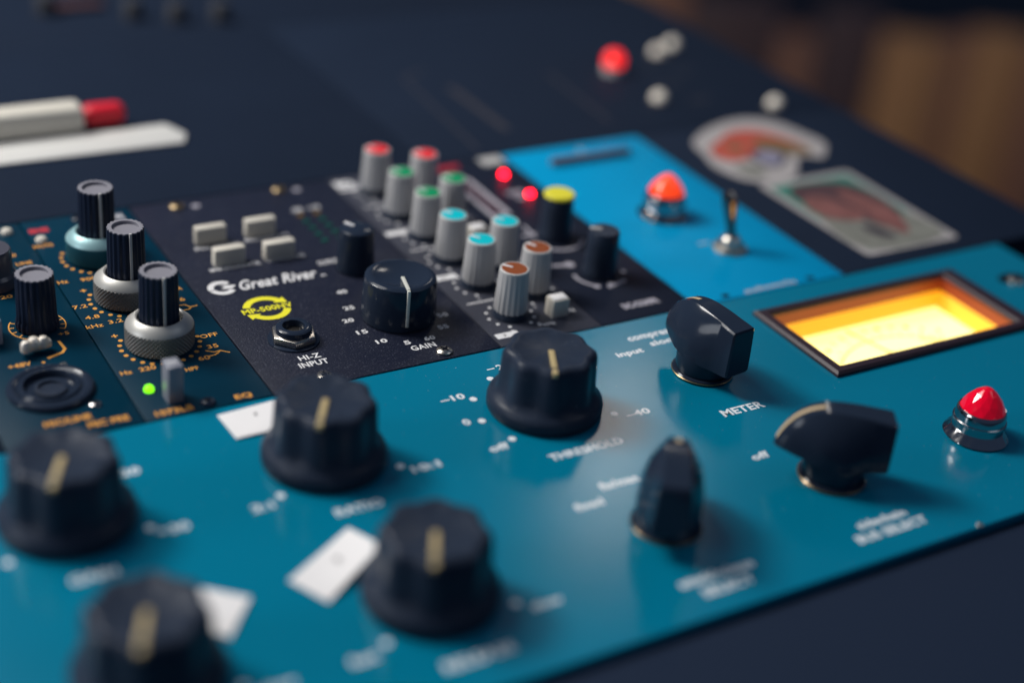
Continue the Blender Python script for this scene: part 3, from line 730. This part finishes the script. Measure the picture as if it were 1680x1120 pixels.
# preamp
e2 = MB().lathe([(6.4, .3), (6.4, 2.4), (6.0, 3.2), (5.9, 10), (5.68, 17.5), (5.64, 17.8)], n=160, f=rib, cap=False)
e2o = e2.build('ribbed_knob', M_encblack, n2, (-50.9 - O2[0], 62.2 - O2[1], 26), -130, sharp=60)
MB().lathe([(5.66, 17.75), (5.6, 18.1), (4.4, 18.15), (4.15, 18.1), (4.1, 17.1), (.01, 17.1)], n=160, f=rib).build('grey_cap', M_encgrey, e2o, sharp=30)
e3 = MB().lathe([(7.4, .3), (7.4, 4), (6.4, 5), (6.2, 12), (5.8, 12.8), (.01, 13)], n=60).build('round_knob', mat('smoked_plastic', (.07, .07, .09), .25), n2, (-56.5 - O2[0], 92.5 - O2[1], 26))
w = MB().words()
w.arc(-50.9, 62.4, 8.3, .38, -32, 32, .05); w.arc(-50.9, 62.4, 8.3, .38, 145, 262, .05)
for a in (-32, -12, 10, 30, 150, 172, 194, 216, 240, 262):
    w.line([(-50.9 + 6.9 * math.cos(R(a)), 62.4 + 6.9 * math.sin(R(a))), (-50.9 + 8.3 * math.cos(R(a)), 62.4 + 8.3 * math.sin(R(a)))], .38, .065)
w.text('-20', -55.0, 55.0, 4.4, 2.0); w.text('+5', -45.0, 55.2, 3.2, 2.0); w.text('+48V', -61.6, 41.8, 6.6, 2.3, bold=.0); w.disc(-55, 41, .5, .05)
w.text('20', -54.8, 83.2, 3.8, 2.2); w.text('MIC/LINE', -57.3, 8.8, 13.0, 2.7, bold=.008); w.text('MIC PRE', -47.3, 4.4, 11.5, 2.8, bold=.008)
w.line([(-47.6, 51.2), (-47.2, 46.4), (-48.4, 44.6), (-53.0, 42.9)], .9, .05)
w.text('60', -46.6, 110, 3.5, 2.0); w.text('LINE', -44.0, 103.4, 5.2, 2.0)
shift(w, O2).build('panel_lettering', M_orange, n2, smooth=False)
sk = MB().lathe([(12.2, .05), (12.2, 1.0), (11.6, 1.7), (10.4, 1.9), (9.6, 1.4), (8.6, 1.3), (8.2, 1.9), (7.6, 2.0), (7.2, 1.2), (7.0, .2), (.01, .1)], n=80)
sko = sk.build('round_socket', M_blackgloss, n2, (-57.2 - O2[0], 25.6 - O2[1], 26))
MB().lathe([(4.4, .1), (4.4, .9), (3.6, 1.0), (3.4, .3), (.01, .3)], n=40).build('socket_core', M_black, sko)
MB().box(-1.2, 1.2, -.7, .7, 0, 1.2, bev=.25).build('release_tab', M_satin, n2, (-50.6 - O2[0], 36.6 - O2[1], 26), 12)
lv = MB().box(-4.6, 4.6, -1.4, 1.4, 1, 4.0, bev=.9, seg=3)
for i, (dx, dy_, r_) in enumerate(((-3.2, -.4, 1.7), (-.4, .6, 1.9), (2.2, -.2, 1.7))):
    lv.lathe([(r_, 2.0), (r_ * .95, 4.2), (r_ * .6, 5.0), (.01, 5.2)], cx=dx, cy=dy_, n=20)
lv.build('bar_switch', mat('worn_bright_nickel', (0.85, 0.78, 0.68), 0.38, metal=0.6), n2, (-55.4 - O2[0], 46.9 - O2[1], 26), 8)
MB().box(-3.6, 3.6, -4.4, 4.4, -2, 8, bev=.5).build('lilac_button', M_lilacbtn, n2, (-66.4 - O2[0], 59.6 - O2[1], 26), 0)
screw('screw', n2, -48.2, 13.6, 0, 1.8, M_chrome, O2)
for x, y in ((-58.5, 38.2), (-63.6, 34.6)): screw('small_pin', n2, x, y, 0, .9, M_chrome, O2)
MB().lathe([(2.0, 0), (2.0, .8), (1.4, 1.6), (.01, 2.0)], n=20).build('grey_diode', M_cream, n2, (-43.6 - O2[0], 126.3 - O2[1], 26))

# ================================================================== BLACK UNITS BEYOND
rb = thing('blank_rack_panel', 'blank black panel carrying two stickers beside the bright blue module', 'rack panel', (275, 66, -26))
shift(MB().box(218.9, 331, .25, 133, -3, 0, bev=.4), (275, 66, -26)).build('panel', M_rack, rb)
shift(MB().box(220, 330, 1, 132, -26, -3.01), (275, 66, -26)).build('chassis', M_rack, rb)
OF = (275, 200, -26)
fu = thing('patch_panel', 'black far unit with red dome lamp and small round bright metal studs', 'rack unit', OF)
shift(MB().box(120, 331, 133.6, 300, -3, 0, bev=.4), OF).build('panel', M_rack, fu)
shift(MB().box(121, 330, 134.5, 299, -26, -3.01), OF).build('chassis', M_rack, fu)
w = MB().words().line([(153, 221), (146, 141)], 1.2, .05); w.line([(168, 204), (168, 156)], 4.0, .05); w.line([(221, 209), (216, 150)], 1.4, .05)
w.line([(153, 221), (166, 227)], 1.2, .06)
w.text('LINE IN', 268, 180, 12, 4); w.text('OUT', 286, 192, 10, 4); w.text('SIDE', 272, 160, 10, 4)
shift(w, OF).build('panel_lettering', M_dimprint, fu, smooth=False)
rl = MB().lathe([(4.6, .05), (4.6, 2.6), (4.2, 3.6), (4.0, 4.2)], n=32).build('indicator_lamp', M_greyrim, fu, (251.5 - OF[0], 201.0 - OF[1], 26))
MB().lathe([(4.6, 3.9), (4.8, 5.6), (4.4, 7.8), (3.2, 9.6), (1.5, 10.5), (.01, 10.8)], n=28).build('lens', mat('red_dome', (.7, .01, .01), .2, emit=(1, .02, .015), estr=1.3, coat=.4), rl)
M_stud = mat('stud_highlight_cream', (.97, .88, .74), .3, spec=.6)  # pale non-metal colour stands in for the highlight on polished metal
M_collar = mat('dark_stud_collar', (.05, .045, .05), .3)
stud = MB().lathe([(3.6, .8), (3.5, 2.4), (2.8, 3.8), (1.5, 4.7), (.01, 5.0)], n=28).build('metal_stud', M_stud, fu, (300.5 - OF[0], 142 - OF[1], 26))
MB().lathe([(4.6, .05), (4.6, .8), (3.5, 1.0)], n=28).build('collar', M_collar, stud)
for x, y in ((300.5, 222), (287, 215), (251.5, 163.5)): dup(stud, (x - OF[0], y - OF[1], 26))
OL = (-20, 215, -26)
lu = thing('black_rack_unit', 'plain black far unit under the white strip and red-tipped pen', 'rack unit', OL)
shift(MB().box(-330, 119.4, 133.6, 300, -3, 0, bev=.4), OL).build('panel', M_rack, lu)
shift(MB().box(-329, 118, 134.5, 299, -26, -3.01), OL).build('chassis', M_rack, lu)
OU = (0, 400, -26)
fl2 = thing('black_mixing_desk', 'dark blurred desk surface at the top edge with dim grey knobs', 'mixing desk', OU)
shift(MB().box(-330, 331, 300.6, 515, -26, -1, bev=1.0), OU).build('top_plate', M_rack, fl2)
kn = MB().lathe([(4.5, 0), (4.3, 8), (3.6, 9), (.01, 9.2)], n=24).build('dim_knob', mat('dim_grey_plastic', (.035, .037, .045), .5), fl2, (66 - OU[0], 329 - OU[1], 25))
for x, y in ((84, 320), (104, 316), (30, 345)): dup(kn, (x - OU[0], y - OU[1], 25))
shift(MB().box(28, 58, 344, 352, -1, 1.5, bev=.5), OU).build('red_strip', mat('dull_red', (.06, .02, .02), .6), fl2)

# ================================================================== LOOSE THINGS
def curl(pts, z0, name, label, marks, dz=0.0):
    """tape: quad of four corners with a lifted edge, subdivided so that it bends"""
    (a, b_, c_, d) = [Vector(p) for p in pts]; n = 8; mb = MB(); vs = []; fs = []
    for j in range(n + 1):
        for i in range(n + 1):
            u, v = i / n, j / n
            q = a * (1 - u) * (1 - v) + b_ * u * (1 - v) + c_ * u * v + d * (1 - u) * v
            q = q.copy(); q.z += 0.15 * math.sin(3.1 * u) * math.sin(2 + 4 * v)
            vs.append(tuple(q))
    for j in range(n):
        for i in range(n): fs.append((j * (n + 1) + i, j * (n + 1) + i + 1, (j + 1) * (n + 1) + i + 1, (j + 1) * (n + 1) + i))
    top = [(x, y, z + .15) for x, y, z in vs]; N = len(vs)
    mb.add(top, fs); mb.add(vs, [f[::-1] for f in fs])
    edge = [i for i in range(n + 1)] + [(j) * (n + 1) + n for j in range(1, n + 1)] + [n * (n + 1) + i for i in range(n - 1, -1, -1)] + [j * (n + 1) for j in range(n - 1, 0, -1)]
    mb.add(top + vs, [(edge[k], edge[k] + N, edge[(k + 1) % len(edge)] + N, edge[(k + 1) % len(edge)]) for k in range(len(edge))])
    ctr = (a + b_ + c_ + d) / 4
    base = (ctr.x, ctr.y, 0)
    o = shift(mb, base).build(name, M_paper, None, base)
    tag(o, label, 'tape label', 'white tape labels beside the big knobs')
    mk = MB()
    for x, y, r_ in marks: mk.disc(x - base[0], y - base[1], r_, ctr.z + .55, 10)
    if marks: mk.build('pen_mark', M_grime, o, smooth=False)
    return o
curl([(-18.5, -17.3, .3), (-8, -17.5, .5), (-1.2, -5.0, 1.8), (-19.2, -4.4, .3)], 0, 'tape_label', 'white tape label behind the ratio knob, above it at the panel edge', [(-9.5, -8.6, .5)])
curl([(-23.9, -90.2, .3), (-4.5, -79.0, 3.5), (-7.5, -66.0, .6), (-29.4, -79.0, .3)], 0, 'tape_label', 'white tape label tilted against the left side of the release knob', [(-15.8, -77.5, .8)])
curl([(-49.6, -92.6, .3), (-39.9, -81.2, .3), (-50.8, -72.2, .6), (-62.0, -78.0, 1.6)], 0, 'tape_label', 'white tape label half hidden behind the lowest left knob', [])

# stickers
def sm_poly(pts, n=3):
    """Catmull-Rom smoothing of a closed outline"""
    out = []; N = len(pts)
    for i in range(N):
        p0, p1, p2, p3 = (Vector(pts[(i + k) % N]) for k in (-1, 0, 1, 2))
        for j in range(n):
            t = j / n
            q = 0.5 * ((2 * p1) + (p2 - p0) * t + (2 * p0 - 5 * p1 + 4 * p2 - p3) * t * t + (3 * p1 - p0 - 3 * p2 + p3) * t ** 3)
            out.append((q.x, q.y))
    return out
def tri_sheet(mb, pts, z, m=0):
    from mathutils.geometry import tessellate_polygon
    fs = tessellate_polygon([[Vector((x, y, 0)) for x, y in pts]])
    return mb.add([(x, y, z) for x, y in pts], [tuple(f) for f in fs], m)
OS = (260, 103, 0)
s1 = [(237, 118), (248, 127), (262, 133), (277, 134.5), (288, 128), (293, 113), (295, 101), (289, 93), (283, 88), (278, 91), (271, 90), (262, 79), (254, 74.5), (243, 74.5), (235, 80), (231.5, 88), (231, 97), (234, 106)]
so1 = tri_sheet(MB(), sm_poly([(x - OS[0], y - OS[1]) for x, y in s1]), .12)
st1 = tag(so1.build('sticker', M_stickwhite, None, OS, smooth=False), 'pale die-cut sticker with irregular outline and red patches', 'sticker')
def layer(nm, pts, z, mt, par, OO, smooth_n=3):
    return tri_sheet(MB(), sm_poly([(x - OO[0], y - OO[1]) for x, y in pts], smooth_n), z).build(nm, mt, par, smooth=False)
layer('red_patch', [(241, 111), (250, 117), (262, 124), (274, 122), (281, 112), (284, 99), (279, 98), (273, 104), (262, 103), (252, 98), (243, 97), (238, 103)], .17, M_stickred, st1, OS)
layer('ochre_patch', [(262, 110), (272, 112), (280, 105), (284, 96), (277, 93), (268, 98), (262, 103)], .21, M_stickbrown, st1, OS)
layer('dark_patch', [(252, 99), (262, 103), (270, 96), (262, 88), (255, 86), (252, 91)], .24, M_stickdark, st1, OS)
layer('lilac_patch', [(254, 97), (261, 102), (267, 97), (262, 90), (256, 89)], .28, M_sticklilac, st1, OS)
layer('ochre_spot', [(248, 109), (252, 112), (256, 108), (252, 104)], .22, M_stickbrown, st1, OS)
layer('grey_line_work', [(238, 90), (244, 93), (250, 88), (247, 81), (240, 82)], .2, M_stickgrey, st1, OS)
OS2 = (260, 40, 0)
def rr(x0, x1, y0, y1, r_, n=5):
    out = []
    for cx_, cy_, a0 in ((x1 - r_, y1 - r_, 0), (x0 + r_, y1 - r_, 90), (x0 + r_, y0 + r_, 180), (x1 - r_, y0 + r_, 270)):
        for i in range(n + 1):
            a = R(a0 + 90 * i / n); out.append((cx_ + r_ * math.cos(a), cy_ + r_ * math.sin(a)))
    return out
st2 = MB().sheet([(x - OS2[0], y - OS2[1]) for x, y in rr(237, 284, 8.5, 74, 2.5)], .14).build('sticker', M_stickwhite, None, OS2, smooth=False)
tag(st2, 'rectangular sticker with white border, green ground and pinkish-brown picture', 'sticker')
MB().sheet([(x - OS2[0], y - OS2[1]) for x, y in rr(240.5, 280.5, 12, 70.5, 1.0)], .18).build('green_ground', M_stickgreen, st2, smooth=False)
layer('brown_shape', [(244, 60), (250, 68), (262, 68), (274, 64), (279, 52), (278, 38), (274, 26), (264, 20), (256, 32), (247, 44)], .22, mat('sticker_umber', (.075, .035, .04), .5, var=.3, vscale=70), st2, OS2)
layer('pink_shape', [(243, 52), (249, 58), (256, 56), (259, 48), (262, 40), (257, 34), (249, 36), (243, 42)], .26, M_stickpink, st2, OS2)
layer('rose_shape', [(263, 56), (269, 58), (274, 48), (275, 36), (272, 26), (266, 18), (262, 28), (263, 42)], .27, M_stickpink, st2, OS2)
layer('grey_shape', [(241, 40), (249, 36), (257, 34), (263, 24), (272, 28), (279, 34), (280, 12.5), (241, 12.5)], .24, M_stickgrey, st2, OS2)
layer('dark_marks', [(252, 30), (257, 27), (260, 19), (257, 17), (252, 22)], .3, M_stickdark, st2, OS2)

# white strip and pen
OW = (-20, 190, 0)
cd = MB().prism([(-110, 180.2), (37.6, 180.0), (41.2, 188.0), (36.6, 199.4), (-110, 197.5)], .1, 1.0, bev=.15)
tag(shift(cd, OW).build('paper_strip', M_card, None, OW), 'long white strip lying flat on the dark unit at the upper left', 'paper strip')
OP = (-40, 205.5, 0)
pen = thing('marker_pen', 'ivory marker pen with bright red end lying behind the white strip', 'marker pen', OP)
def ybar(x0, x1, w_, z0, z1, bev): return MB().box(x0 - OP[0], x1 - OP[0], -w_ / 2, w_ / 2, z0, z1, bev=bev, seg=4)
ybar(-120, 5.5, 11.5, .1, 11.0, 2.4).build('barrel', M_penbody, pen)
ybar(5.2, 22.5, 8.6, 1.4, 9.6, 3.6).build('red_cap', M_pentip, pen)

# ================================================================== ROOM BEHIND (blurred)
OWD = (1705, 1440, -1010)
wd = thing('wooden_cabinet', 'blurred amber and brown wood cabinet standing behind the desk at upper right', 'wooden cabinet', OWD)
ang = -33.4                                     # its front runs across the view
pl = [(-1040, -880, 520, M_woodC), (-880, -720, 640, M_woodB), (-720, -620, 640, M_woodC), (-620, -470, 600, M_woodB), (-470, -400, 640, M_woodA), (-400, -330, 620, M_woodB), (-330, -170, 520, M_woodC),
      (-170, -110, 470, M_woodB), (-110, 0, 520, M_woodC), (0, 110, 490, M_woodA), (110, 150, 500, M_woodB), (150, 250, 510, M_woodA), (250, 330, 500, M_woodB),
      (330, 440, 560, M_woodC), (440, 560, 500, M_woodB), (560, 800, 600, M_woodC)]
for i, (a, b_, top, mt) in enumerate(pl):
    MB().box(a + 2, b_ - 2, -20 + 3 * (i % 3), 20, 0, top, bev=3).build('plank', mt, wd, (0, 0, 0), ang)
